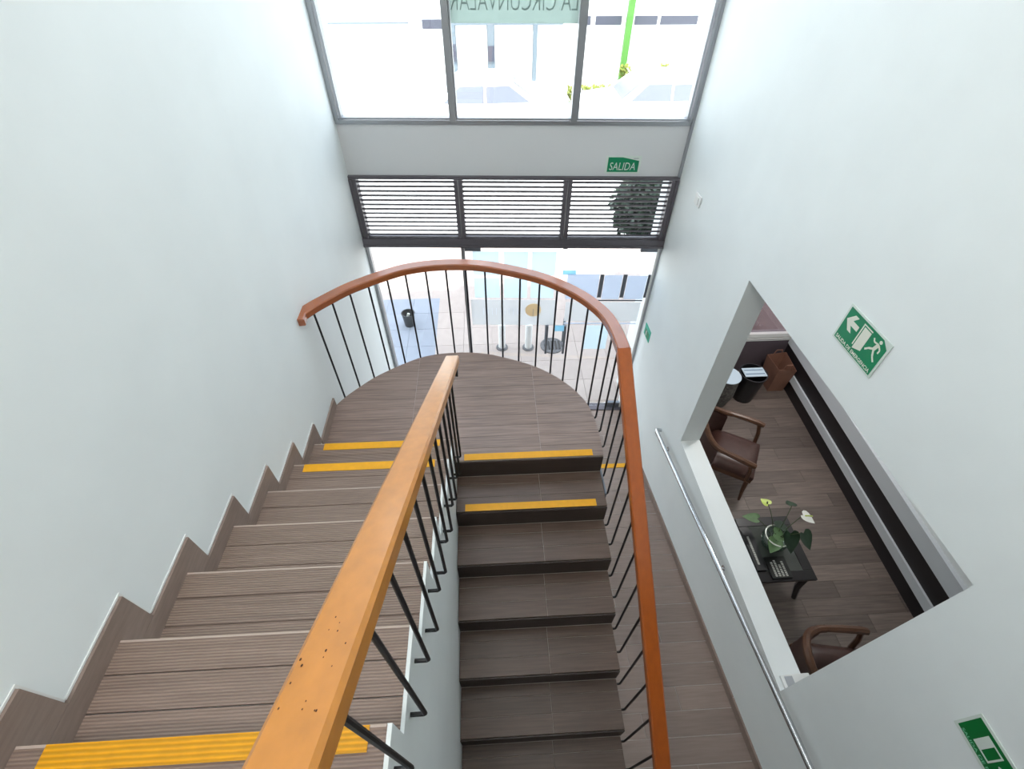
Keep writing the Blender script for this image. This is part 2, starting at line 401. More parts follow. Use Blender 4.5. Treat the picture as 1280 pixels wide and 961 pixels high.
def fu(x): return (x + .885) * 1.0015
for r_, (z0, z1) in enumerate(((-.03, .235), (-.30, -.06))):
    for a, b in ((.12, .375), (.42, .655), (.69, .925)):
        MB().box(fu(a), fu(b), -.003, -.001, z0, z1, FA).build('notice_sheet', M['f_blue'], d1)
MB().box(fu(.075), fu(.955), -.003, -.001, -.655, -.325, FA).build('film_band', M['f_grey'], d1)
mb = MB(); mb.prism([(fu(.725) + .085 * math.cos(t * PI / 12), -.455 + .085 * math.sin(t * PI / 12)) for t in range(24)], -.005, -.0035, lambda p, q, r: FA(p, r, q))
mb.build('round_mark', M['f_orange'], d1)['label'] = 'orange round tree-like mark'
MB().box(fu(.725) - .004, fu(.725) + .004, -.0065, -.0052, -.60, -.44, FA).build('mark_trunk', M['f_grey'], d1)
for i in range(9):                              # faint vertical strokes left of the mark, too faint to read
    w_ = .004; a = fu(.20 + .045 * i); MB().box(a, a + w_, -.0045, -.0032, -.52, -.43, FA).build('faint_stroke', M['f_white'], d1)
for a, b in ((1.05, 1.37), (1.42, 1.60), (1.65, 1.845)):
    MB().box(fu(a), fu(b), -.003, -.001, -.31, -.01 - .03 * (a - 1.05), FA).build('frosted_sheet', M['f_white'], d2)
for a in (1.375, 1.605, 1.85):
    MB().box(fu(a), fu(a) + .04, -.003, -.001, -.29, -.015, FA).build('dark_bar', M['f_dark'], d2)
MB().box(fu(1.2), fu(1.85), -.003, -.001, -.335, -.32, FA).build('dark_bar', M['f_dark'], d2)
MB().box(fu(1.06), fu(1.84), -.003, -.001, -.60, -.35, FA).build('film_band', M['f_grey'], d2)
MB().box(fu(1.06), fu(1.84), -.003, -.001, -.64, -.622, FA).build('white_stripe', M['f_white'], d2)
MB().box(fu(1.0), fu(1.13), -.003, -.001, -.02, .03, FA).build('blue_sticker', M['f_cyan'], d2)
MB().box(fu(1.30), fu(1.56), -.003, -.001, -1.0, -.66, FA).build('blue_sheet', M['f_blue'], d2)
MB().box(fu(.96), fu(1.09) - .0, -.006, -.004, -.74, -.66, FA).build('blue_sticker', M['f_cyan'], d2)

# ------------------------------------------------------------------ staircase
stair = thing('staircase', 'tiled two-flight staircase with yellow nosing strips and a half-round landing', 'staircase', (0, 0, 0))
T_ = .012
def yz(p, q, r): return (r, p, q)
# concrete bodies
pts = [(yL(1), -.18)]
for k in range(1, 10): pts += [(yL(k), H * k - H - (T_ if k > 1 else 0)), (yL(k), H * k - T_)]
pts = [(yL(1), -.20)]
for k in range(1, 9): pts += [(yL(k), H * k - T_), (yL(k + 1), H * k - T_)]
pts += [(yL(9), H * 9 - .02), (yL(9) - .04, H * 9 - .3), ]
MB().prism(pts, XW + .002, XS0, yz).build('flight_slab', M['wall'], stair)
pts = [(yL(0) - .2, 0)]
for k in range(1, 9): pts += [(yL(k), H * k - H), (yL(k), H * k)]
pts += [(yL(9), H * 8), (yL(9), -H * 9 - .3), (.0, -.5), (.0, -.02), ]
# white string wall between both flights: saw-tooth above, straight below
pts = [(yL(1), -.02)]
for k in range(1, 9): pts += [(yL(k), H * k - .002), (yL(k + 1), H * k - .002)]
pts += [(yL(9), -H * 8 - .35), (-.02, -.35), (-.02, -.02)]
sw = MB().prism(pts, XS0, XS1, yz).build('string_wall', M['wall'], stair); sw['label'] = 'white painted string between the flights'
pts = [(0, -.2)]
for k in range(0, 9): pts += [(-G * k + .003, -H * k - .003), (-G * k + .003, -H * (k + 1) - .003)] if k else [(0, -H - .003)]
pts += [(-G * 8.0, -1.48), (-G * 8.0 + .35, -1.48)]
MB().prism(pts, XS1 + .002, XR - .002, yz).build('flight_slab', M['grout'], stair)
# left flight treads
for k in range(1, 9):
    z = H * k; y1, y2 = yL(k), yL(k + 1)
    cuts = [y1, y1 - .094, y1 - .188, y2]
    for a, b in zip(cuts, cuts[1:]):
        MB().box(XW + .002, XS0 + .0005, b + .0012, a - .0012, z - T_, z).build('tread_plank', M['tile_ridged'], stair, bevel=.002)
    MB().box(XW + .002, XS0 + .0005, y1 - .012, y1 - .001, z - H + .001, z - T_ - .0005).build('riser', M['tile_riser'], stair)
    MB().box(XW + .014, XS0 - .001, y1 - .0075, y1 - .0015, z + .0001, z + .0009).build('worn_edge', M['worn'], stair)
    # skirting tiles on the left wall, edged with a bead of white paint
    MB().box(XW + .0005, XW + .004, y2 + .109, y1 + .108, z + .081, z + .088).box(XW + .0005, XW + .004, y1 + .101, y1 + .108, z - H + .088, z + .081).build('white_bead', M['plastic_w'], stair)
    MB().box(XW + .0005, XW + .013, y2 + .0115, y1 + .1, z, z + .08).build('skirting_tile', M['tile_skirt'], stair)
    MB().box(XW + .0005, XW + .0128, y1 - .001, y1 + .1, z - H + .081, z).build('skirting_tile', M['tile_skirt'], stair)
MB().box(XW + .0005, XW + .013, yL(1) + .103, .535, 0, .08).build('skirting_tile', M['tile_skirt'], stair)
for k, x0, x1 in ((7, -.80, -.045), (2, -.81, -.07), (1, -.805, -.075)):
    w = .05 if k != 7 else .053
    MB().box(x0, x1, yL(k) - w - .002, yL(k) - .002, H * k + .0004, H * k + .0035).build('warning_strip', M['yellow_r' if k == 7 else 'yellow'], stair)
# right flight treads
for k in range(1, 9):
    z = -H * k; y1, y2 = -G * (k - 1), -G * k
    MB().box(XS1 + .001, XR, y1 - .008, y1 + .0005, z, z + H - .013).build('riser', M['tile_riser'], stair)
    cuts = [y2, y2 + .102, y2 + .20, y1 - .010]
    for a, b in zip(cuts, cuts[1:]):
        for xa, xb in ((XS1 + .001, .570), (.570, XR)):
            MB().box(xa + .001, xb - .001, a + .001, b - .001, z - T_, z).build('tread_plank', M['tile_shaded'], stair, bevel=.0015)
for k in (0, 1):
    MB().box(.068, .93, -G * k + .002, -G * k + .052, -H * k + .0004, -H * k + .0035).build('warning_strip', M['yellow'], stair)
# landing
EDGE = [(-.885, .525), (-.82, .622), (-.726, .726), (-.635, .815), (-.527, .893), (-.411, .965), (-.299, 1.021), (-.165, 1.055), (-.027, 1.067), (.109, 1.062), (.241, 1.038),
        (.356, .998), (.48, .945), (.608, .878), (.715, .799), (.803, .716), (.889, .608), (.96, .475), (.992, .342), (1.004, .196), (1.003, .06), (1.0, 0.0)]
def catmull(P, n=4):
    out = []
    for i in range(len(P) - 1):
        p0, p1, p2, p3 = [Vector(P[max(0, min(len(P) - 1, j))]) for j in (i - 1, i, i + 1, i + 2)]
        for s in range(n):
            t = s / n; out.append(.5 * ((2 * p1) + (p2 - p0) * t + (2 * p0 - 5 * p1 + 4 * p2 - p3) * t * t + (3 * p1 - p0 - 3 * p2 + p3) * t ** 3))
    out.append(Vector(P[-1])); return out
EC = catmull(EDGE, 3)
for p in EC: p.x = max(p.x, XW + .002)
land = [tuple(p) for p in EC] + [(XS1, 0.0), (XS1, yL(1)), (XW + .002, yL(1))]
slab = MB().prism(land, -.16, -.003).build('landing_slab', M['grout'], stair)
def clip(poly, axis, val, keep_less):
    out = []
    for i in range(len(poly)):
        a, b = poly[i], poly[(i + 1) % len(poly)]
        ia = (a[axis] <= val) == keep_less; ib = (b[axis] <= val) == keep_less
        if ia: out.append(a)
        if ia != ib:
            t = (val - a[axis]) / (b[axis] - a[axis]); out.append((a[0] + (b[0] - a[0]) * t, a[1] + (b[1] - a[1]) * t))
    return out
rows = [0, .004, .100, .196, .290, .386, .480, .575, .670, .765, .860, .955, 1.08]
cols = [-.9, -.305, .585, 1.02]
conv = [tuple(p) for p in EC] + [(XW + .002, -.0)]
for ya, yb in zip(rows[1:], rows[2:]):
    ya0 = 0.0 if ya == .004 else ya
    for xa, xb in zip(cols, cols[1:]):
        parts = [(xa, xb)]
        if ya0 == 0.0 and xa < XS1 < xb: parts = [(xa, XS1), (XS1, xb)]
        for a, b in parts:
            lo = ya0 if not (ya0 == 0.0 and b <= XS1 + .001) else yL(1)
            p = clip(clip(clip(clip(conv, 0, b - .001, True), 0, a + .001, False), 1, yb - .001, True), 1, lo + .001, False)
            if len(p) >= 3: MB().prism(p, -T_ + .001, 0).build('landing_plank', M['tile'], stair)
# grey plate under the rail at the second step
MB().box(XR + .001, XR + .012, -.19, .06, -.31, -.17).build('side_plate', M['plate_s'], stair)['label'] = 'grey metal plate on the side of the upper steps'

# ------------------------------------------------------------------ railings
outer = thing('curved_railing', 'railing with varnished wood handrail curving round the landing and down the lower flight', 'railing', (.1, 1.06, 0))
def offs(P, d):
    out = []
    for i, p in enumerate(P):
        t = (P[min(i + 1, len(P) - 1)] - P[max(i - 1, 0)]).normalized(); out.append(p + Vector((-t.y, t.x)) * d)
    return out
RZ = .832; RWD, RHT = .078, .050
oc = offs(EC, .022)
path = [(p.x, p.y, RZ) for p in oc if p.y > .16 or p.x < 0]
path[0] = (XW + .002, .49, RZ)
path = [p for p in path if not (p[0] < -.84 and p[1] > .60 and p[0] > -.884)]
kink = (1.0275, .146, RZ)
path = [p for p in path if not (p[0] > .9 and p[1] < .2)] + [kink]
MB().sweep(path, RWD, RHT).build('handrail', M['wood2'], outer, True)['label'] = 'level wooden handrail following the half-round landing'
ye = -2.35
MB().sweep([(1.0275, .146, RZ), (1.03, (.146 + ye) / 2, RZ + (ye - .146) / 2 * .6323), (1.033, ye, RZ + (ye - .146) * .6323)], RWD, RHT).build('handrail', M['wood3'], outer, True, 0)['label'] = 'straight wooden handrail sloping down beside the lower flight'
BAL = [(-.82, .62), (-.726, .718), (-.635, .818), (-.527, .893), (-.411, .96), (-.299, 1.027), (-.165, 1.057), (-.027, 1.062), (.109, 1.062), (.241, 1.037), (.356, .998), (.48, .945), (.608, .883), (.715, .797), (.803, .722), (.889, .608), (.96, .479)]
def nearest(px, py):
    i = min(range(len(EC)), key=lambda j: (EC[j].x - px) ** 2 + (EC[j].y - py) ** 2)
    t = (EC[min(i + 1, len(EC) - 1)] - EC[max(i - 1, 0)]).normalized(); return EC[i], Vector((-t.y, t.x))
BR = .0068
for px, py in BAL:
    e, n = nearest(px, py); b = Vector((px, py)) + n * .022; s = Vector((px, py)) - n * .004
    MB().tube([(b.x, b.y, RZ - RHT + .004), (b.x, b.y, -.055), (b.x - n.x * .006, b.y - n.y * .006, -.066), (s.x, s.y, -.068)], BR, 8).build('baluster', M['iron'], outer, True)
for py, zb in ((.36, -.03), (.235, -.03), (.10, -.03)):
    e, n = nearest(1.0, py); bx = e.x + .024; zt = RZ - RHT + min(0, (py - .146) * .6323)
    MB().tube([(bx, py, zt + .003), (bx, py, zb), (bx - .006, py, zb - .010), (e.x - .003, py, zb - .012)], BR, 8).build('baluster', M['iron'], outer, True)
for j in range(17):
    py = -.0345 - .1384 * j; k = int((-py) / G) + 1; zb = -H * k + .005 - .02
    bx = XR + .024; zt = RZ - RHT + (py - .146) * .6323
    if zt - zb < .2: continue
    MB().tube([(bx, py, zt + .003), (bx, py, zb), (bx - .006, py, zb - .010), (XR - .004, py, zb - .012)], BR, 8).build('baluster', M['iron'], outer, True)

inner = thing('straight_railing', 'railing with a straight pale varnished handrail running up over the upper flight', 'railing', (.05, -.8, .6))
XC = .052; ZC = .902
yA, yB = .165, -2.25
hr = MB().sweep([(XC, yA, ZC - .6325 * yA), (XC, (yA + yB) / 2, ZC - .6325 * (yA + yB) / 2), (XC, yB, ZC - .6325 * yB)], RWD, RHT).build('handrail', M['wood'], inner, True)
hr['label'] = 'straight wooden handrail with worm holes'
mb = MB()
for i in range(16):
    yy = random.uniform(-1.72, -1.52); xx = XC + random.uniform(-.032, .026); zz = ZC - .6325 * yy + .0006
    r0 = random.choice((.0008, .0011, .0015)); 
    mb.add([(xx + r0 * math.cos(t * PI / 3), yy + 1.6 * r0 * math.sin(t * PI / 3), zz - .6325 * 1.6 * r0 * math.sin(t * PI / 3)) for t in range(6)], [(0, 1, 2, 3, 4, 5)])
wh = mb.build('worm_hole', M['hole'], hr); wh['kind'] = 'stuff'
MB().box(XC + .012, XC + .026, yA - .055, yA - .015, ZC - .6325 * yA - .115, ZC - .6325 * yA - .02).build('end_bracket', M['iron'], inner)
for j in range(16):
    py = -.028 - .1385 * j; k = max(1, int((YL - py) / G)); zb = H * k - .075
    if j == 0: zb = .09
    zt = ZC - .6325 * py - RHT * 1.15
    MB().tube([(XC, py, zt + .008), (XC, py, zb + .006), (XC - .006, py, zb - .002), (XS1 - .003, py, zb - .004)], BR, 8).build('baluster', M['iron'], inner, True)

# steel handrail on the right wall
wr = thing('wall_handrail', 'slim steel handrail fixed along the white right wall below the opening', 'handrail', RW(1.12, -.06, -1.086))
def zrail(u): return -1.086 + .149 * (u - 1.12)
mb = MB(); mb.tube([RW(1.09, -.005, zrail(1.12) - .02), RW(1.09, -.05, zrail(1.12) - .008), RW(1.12, -.06, zrail(1.12)), RW(3.0, -.06, zrail(3.0)), RW(5.2, -.06, zrail(5.2))], .019, 12)
mb.build('rail_tube', M['steel'], wr, True)
for u in (1.32, 2.56, 3.8, 5.0):
    MB().tube([RW(u, -.001, zrail(u) - .05), RW(u, -.05, zrail(u) - .05), RW(u, -.06, zrail(u) - .015)], .007, 8).build('bracket', M['steel'], wr, True)
    MB().tube([RW(u, -.001, zrail(u) - .05), RW(u, -.006, zrail(u) - .05)], .022, 12).build('bracket_disc', M['steel'], wr, True)

# ------------------------------------------------------------------ signs and wall fittings
def flat(polys, T, w0, w1): 
    mb = MB()
    for p in polys: mb.prism(p, w0, w1, T)
    return mb
def rect(a, b, c, d): return [(a, c), (b, c), (b, d), (a, d)]
def stroke(p, q, w):
    p, q = Vector(p), Vector(q); t = (q - p).normalized(); n = Vector((-t.y, t.x)) * w / 2
    return [tuple(p + n), tuple(p - n), tuple(q - n), tuple(q + n)]
def disc(cx, cy, r, n=14): return [(cx + r * math.cos(2 * PI * i / n), cy + r * math.sin(2 * PI * i / n)) for i in range(n)]
# SALIDA over the doors
su, sz, sw_, sh = fu(1.415), 1.045, .29, .14
TS = lambda a, b, c: FA(su + a, -c, sz + b)
s1 = thing('exit_sign', 'green SALIDA sign on the white band above the louvres', 'sign', FA(su, 0, sz - sh / 2))
flat([rect(-sw_ / 2, sw_ / 2, -sh / 2, sh / 2)], TS, .0005, .004).build('board', M['sign_border'], s1)
flat([[(-.128, -.058), (.128, -.058), (.128, .032), (-.01, .060), (-.128, .060)]], TS, .0042, .005).build('green_field', M['green'], s1)
text_mesh('SALIDA', .06, lambda a, b, c: TS(a - .004, b - .012, .0056), fit=(.215, .062), shear=.12).build('lettering', M['sign_border'], s1)
flat([rect(.08, .122, .048, .054)], TS, .0042, .005).build('maker_mark', M['plastic_g'], s1)
# emergency exit sign on the right wall
def man(T, cx, cy, s, w0, w1):
    q = lambda x, y: (cx + x * s, cy + y * s)
    return flat([disc(*q(.12, .92), .13 * s)] + [stroke(q(*a), q(*b), w * s) for a, b, w in (
        ((.08, .72), (-.08, .15), .26), ((.05, .68), (-.35, .62), .12), ((-.35, .62), (-.5, .82), .11), ((.12, .66), (.38, .45), .12), ((.38, .45), (.36, .18), .11),
        ((-.1, .2), (-.42, .0), .15), ((-.42, .0), (-.66, -.28), .13), ((-.06, .2), (.16, -.22), .15), ((.16, -.22), (.46, -.5), .13))], T, w0, w1)
eu0, eu1, ez0, ez1 = 2.13 + .117, 2.13 + .413, 1.110, 1.300
TE = lambda a, b, c: RW((eu0 + eu1) / 2 + a, -c, (ez0 + ez1) / 2 + b)
s2 = thing('emergency_exit_sign', 'green emergency exit sign with arrow, door and running figure above the opening', 'sign', RW((eu0 + eu1) / 2, 0, ez0))
flat([rect(-.150, .150, -.097, .097)], TE, .0005, .005).build('board', M['sign_border'], s2)
flat([[(-.139, -.087), (.139, -.087), (.139, .060), (.10, .087), (-.139, .087)]], TE, .0052, .006).build('green_field', M['green'], s2)
flat([[(-.128, .028), (-.092, .070), (-.066, .070), (-.089, .041), (-.042, .041), (-.042, .015), (-.089, .015), (-.066, -.014), (-.092, -.014)]], TE, .0062, .007).build('arrow', M['sign_w'], s2)
flat([rect(-.028, -.022, -.042, .076), rect(-.028, .034, .070, .076), [(-.016, -.056), (.032, -.036), (.032, .064), (-.016, .064)]], TE, .0062, .007).build('door_symbol', M['sign_w'], s2)
man(TE, .088, .008, .066, .0062, .007).build('running_figure', M['sign_w'], s2)
text_mesh('SALIDA DE EMERGENCIA', .02, lambda a, b, c: TE(a, b - .0715, .0066), fit=(.262, .019), bold=.0004).build('lettering', M['sign_w'], s2)
# second sign, lower right
gu0 = 2.13 + 1.588; gz0, gz1 = .436, .580
TG = lambda a, b, c: RW(gu0 + .15 + a, -c, (gz0 + gz1) / 2 + b)
s3 = thing('stair_exit_sign', 'green exit sign with a door frame symbol at the lower right corner of the photo', 'sign', RW(gu0 + .15, 0, gz0))
flat([rect(-.150, .150, -.074, .074)], TG, .0005, .005).build('board', M['sign_border'], s3)
flat([rect(-.140, .140, -.058, .062)], TG, .0052, .006).build('green_field', M['green_d'], s3)
flat([rect(-.088, -.056, -.030, .047), rect(-.056, -.018, -.030, -.024), rect(-.056, -.018, .041, .047), rect(-.024, -.018, -.024, .041)], TG, .0062, .007).build('door_symbol', M['sign_border'], s3)
flat([[(-.006, .008), (.030, .044), (.030, .020), (.075, .020), (.075, -.004), (.030, -.004), (.030, -.028)]], TG, .0062, .007).build('arrow', M['sign_border'], s3)
text_mesh('SALIDA DE EMERGENCIA', .02, lambda a, b, c: TG(a, b - .047, .0066), fit=(.25, .013), bold=.0005).build('lettering', M['sign_l'], s3)
# small teal sign by the door
s4 = thing('small_teal_sign', 'small teal sign on the right wall beside the glass door', 'sign', RW(.19, 0, -.69))
flat([rect(.105, .275, -.665, -.53)], lambda a, b, c: RW(a, -c, b), .0005, .006).build('board', M['teal'], s4)
flat([rect(.125, .255, -.652, -.575)], lambda a, b, c: RW(a, -c, b), .0062, .007).build('field', M['green'], s4)
flat([rect(.165, .18, -.645, -.585)], lambda a, b, c: RW(a, -c, b), .0072, .008).build('mark', M['sign_border'], s4)
# switch plate
sp = thing('wall_switch', 'small white switch plate high on the right wall near the window', 'switch', RW(.45, 0, .91))
MB().box(.40, .505, -.012, -.0005, .915, 1.0, RW).build('plate', M['plastic_w'], sp, bevel=.003)
MB().box(.43, .475, -.017, -.0122, .93, .985, RW).build('rocker', M['plastic_w'], sp, bevel=.002)
# small white box on the sill
jb = thing('junction_box', 'small white box with a grey lid at the near end of the sill', 'box', RW(3.33, .09, ZS))
MB().box(3.30, 3.378, .03, TH + .04, ZS + .0005, ZS + .022, RW).build('body', M['plastic_w'], jb, bevel=.003)
MB().box(3.31, 3.372, .05, .10, ZS + .0225, ZS + .026, RW).build('lid', M['plastic_g'], jb)

# ------------------------------------------------------------------ lounge behind the opening
ZL = -1.8
def LX(y): return 3.949 + .0338 * y           # far side wall
lf = struct('floor', MB().add([(2.08, -1.9, ZL - .012), (4.2, -1.9, ZL - .012), (4.2, 2.5, ZL - .012), (2.08, 2.5, ZL - .012)], [(0, 1, 2, 3)]), M['grout'], 'brown plank floor of the lounge')
lf.data.materials[0] = M['panel_d']
y = -1.9; r_ = 0
while y < 2.4:
    xs = [2.09] + [x for x in (2.35 + (r_ * .37) % .9 + .9 * i for i in range(3)) if x < 3.9] + [4.09]
    for a, b in zip(xs, xs[1:]):
        if b - a > .05: MB().box(a + .001, b - .001, y + .001, y + .149, ZL - .012, ZL).build('floor_plank', M['lfloor'], lf)
    y += .15; r_ += 1
wl = struct('wall_lounge', MB().add([(LX(-1.9), -1.9, ZL), (LX(2.6), 2.6, ZL), (LX(2.6), 2.6, .95), (LX(-1.9), -1.9, .95), (LX(-1.9) + .12, -1.9, ZL), (LX(2.6) + .12, 2.6, ZL), (LX(2.6) + .12, 2.6, .95), (LX(-1.9) + .12, -1.9, .95)],
            [(0, 1, 2, 3), (4, 5, 6, 7), (0, 4, 7, 3), (1, 5, 6, 2), (2, 6, 7, 3), (0, 1, 5, 4)]), M['wall'], 'lounge side wall with dark panels and grey rails')
def band(name, z0, z1, t, mt):
    a, b = -1.88, 2.495
    MB().add([(LX(yy) - tt, yy, zz) for yy in (a, b) for tt in (.001, t) for zz in (z0, z1)], [(0, 1, 3, 2), (4, 6, 7, 5), (0, 4, 5, 1), (2, 3, 7, 6), (1, 5, 7, 3), (0, 2, 6, 4)]).build(name, mt, wl)
band('dark_panel', ZL + .001, -1.625, .03, M['panel_d']); band('grey_rail', -1.624, -1.525, .05, M['rail_g'])
band('dark_panel', -1.524, -1.312, .03, M['panel_d']); band('grey_rail', -1.311, -1.145, .045, M['rail_g'])
struct('wall_lounge_back', MB().box(2.2, 4.2, -2.0, -1.9, ZL, .95), M['wall'])
struct('ceiling', MB().box(2.09, 4.3, -2.0, 2.62, .93, .99), M['ceil'], 'lounge ceiling')
struct('wall_lounge_front', MB().box(2.09, 4.3, 2.5, 2.6, ZL, -1.262), M['parapet'])
struct('wall_lounge_side', MB().box(1.95, 2.09, 2.30, 2.6, -2.1, .99), M['wall'])
wf = struct('window_4', MB().box(2.09, 4.04, 2.49, 2.56, -1.262, -1.248), M['plastic_w'], 'white-framed tinted window at the end of the lounge')
for z0, z1 in ((-1.230, -1.213), (-1.195, -1.142), (-.50, -.46), (.88, .93)): MB().box(2.09, 4.04, 2.48, 2.56, z0, z1).build('frame_rail', M['plastic_w'], wf)
for z0, z1 in ((-1.247, -1.231), (-1.212, -1.196)): MB().box(2.09, 4.04, 2.51, 2.55, z0, z1).build('dark_seal', M['ext_d'], wf)
MB().box(2.09, 4.04, 2.525, 2.531, -1.142, .88).build('pane', M['tint'], wf)

# armchairs
def armchair(label, cx, cy, ang):
    t = thing('armchair', label, 'chair', (0, 0, 0))
    P = lambda mb, n, mt, sm=False, bv=0.: mb.build(n, mt, t, sm, bv)
    P(MB().box(-.23, .27, -.235, .235, .30, .36), 'seat_frame', M['chairwood'], bv=.008)
    mb = MB()
    n = 10; vs = []; fs = []
    for i in range(n + 1):
        for j in range(n + 1):
            a, b = i / n, j / n; x = -.22 + .49 * a; yv = -.235 + .47 * b
            dome = (1 - (2 * a - 1) ** 4) * (1 - (2 * b - 1) ** 4); vs.append((x, yv, .40 + .075 * dome ** .5))
    for i in range(n):
        for j in range(n): q = i * (n + 1) + j; fs.append((q, q + n + 1, q + n + 2, q + 1))
    base = len(vs); mb.add(vs, fs)
    ring = [i * (n + 1) for i in range(n + 1)] + [n * (n + 1) + j for j in range(1, n + 1)] + [i * (n + 1) + n for i in range(n - 1, -1, -1)] + [j for j in range(n - 1, 0, -1)]
    mb.add([(vs[q][0], vs[q][1], .36) for q in ring], []); o0 = len(vs)
    mb.f += [(ring[q], ring[(q + 1) % len(ring)], o0 + (q + 1) % len(ring), o0 + q) for q in range(len(ring))]
    P(mb, 'seat_cushion', M['leather'], True)
    # curved back: arc from arm to arm round the rear
    def arc(r, th): return (-.05 - r * math.cos(th) * 1.0, r * math.sin(th))
    ths = [-1.25 + 2.5 * i / 16 for i in range(17)]
    def topz(th): return .66 + .17 * math.cos(th * 1.15) ** 2 if abs(th) < 1.36 else .66
    vs = []; 
    for th in ths:
        zt = topz(th) - .03
        for r in (.245, .285):
            x, yv = arc(r, th)
            for z in (.36, zt): vs.append((x - (z - .36) * .12 * math.cos(th), yv, z))
    fs = []
    for i in range(16):
        a = i * 4; b = a + 4; fs += [(a, a + 1, b + 1, b), (a + 2, b + 2, b + 3, a + 3), (a + 1, a + 3, b + 3, b + 1), (a, b, b + 2, a + 2)]
    fs += [(0, 2, 3, 1), (64, 65, 67, 66)]
    P(MB().add(vs, fs), 'backrest', M['leather'], True)
    path = []
    for th in ths:
        x, yv = arc(.268, th); z = topz(th); path.append((x - (z - .36) * .12 * math.cos(th), yv, z))
    path = [(path[0][0] + .04, -.262, .66)] + path + [(path[-1][0] + .04, .262, .66)]
    P(MB().tube(path, .028, 8), 'top_rail', M['chairwood'], True)
    for s in (-1, 1):
        P(MB().tube([(-.13, s * .262, .662), (.02, s * .275, .655), (.15, s * .285, .645), (.215, s * .285, .635)], .026, 8, [.024, .028, .030, .026]), 'arm', M['chairwood'], True)
        P(MB().tube([(.17, s * .275, .63), (.20, s * .262, .52), (.215, s * .245, .36)], .02, 8), 'arm_post', M['chairwood'], True)
        P(MB().tube([(.235, s * .215, .31), (.245, s * .225, .15), (.262, s * .235, 0)], .02, 8, [.026, .02, .013]), 'leg', M['chairwood'], True)
        P(MB().tube([(-.20, s * .20, .31), (-.23, s * .21, .15), (-.29, s * .22, 0)], .02, 8, [.026, .02, .013]), 'leg', M['chairwood'], True)
    t.location = (cx, cy, ZL + .0005); t.rotation_euler = (0, 0, ang)
    return t
armchair('dark leather wooden-armed armchair between the opening jamb and the coffee table', 2.70, .96, math.atan2(-.51, .86))
armchair('brown barrel-back armchair cut off by the near edge of the opening', 2.72, -1.10, math.atan2(-.16, .987))

# coffee table
ct = thing('coffee_table', 'small black wooden coffee table with a smoked glass top', 'table', (2.69, -.10, ZL))
tx0, tx1, ty0, ty1, tz = 2.44, 2.925, -.395, .187, ZL + .45
for a in ((tx0, tx1, ty0, ty0 + .085), (tx0, tx1, ty1 - .085, ty1), (tx0, tx0 + .085, ty0 + .085, ty1 - .085), (tx1 - .085, tx1, ty0 + .085, ty1 - .085)):
    MB().box(*a, tz - .03, tz).build('top_frame', M['table'], ct, bevel=.003)
MB().box(tx0 + .0855, tx1 - .0855, ty0 + .0855, ty1 - .0855, tz - .012, tz - .004).build('glass_inset', M['tabglass'], ct)
MB().box(tx0 + .03, tx1 - .03, ty0 + .03, ty1 - .03, tz - .09, tz - .0305).build('apron', M['table'], ct)
for x in (tx0 + .05, tx1 - .05):
    for yv in (ty0 + .05, ty1 - .05):
        dx = .05 if x > 2.6 else -.05; dy = -.03 if yv < -.1 else .03
        MB().tube([(x, yv, tz - .05), (x + dx * .2, yv + dy * .2, ZL + .2), (x + dx, yv + dy, ZL)], .03, 8, [.034, .028, .022]).build('leg', M['table'], ct, True)
# book with unreadable rows of pale print
bk = thing('book', 'black book with rows of pale print lying on the coffee table', 'book', (2.62, -.27, tz))
bz = tz + .0005
MB().box(2.545, 2.715, -.375, -.19, bz, bz + .018).build('cover', M['book'], bk, bevel=.002)
mb = MB()
for i, (xx, w) in enumerate(((2.575, .12), (2.605, .135), (2.635, .10), (2.665, .13))):
    yy = -.36
    while yy < -.36 + w:
        L = random.uniform(.008, .016); mb.box(xx, xx + .018, yy, yy + L * .55, bz + .0182, bz + .0188); yy += L
pr = mb.build('print', M['ink'], bk); pr['kind'] = 'stuff'
mg = thing('magazine', 'black magazine with pale spine print at the wall side of the coffee table', 'magazine', (2.47, -.15, tz))
MB().box(2.445, 2.535, -.30, .06, bz, bz + .012).build('cover', M['black_pl'], mg)
mb = MB(); yy = -.25
while yy < .0:
    L = random.uniform(.007, .014); mb.box(2.47, 2.488, yy, yy + L * .6, bz + .0122, bz + .0127); yy += L
pr = mb.build('print', M['ink'], mg); pr['kind'] = 'stuff'

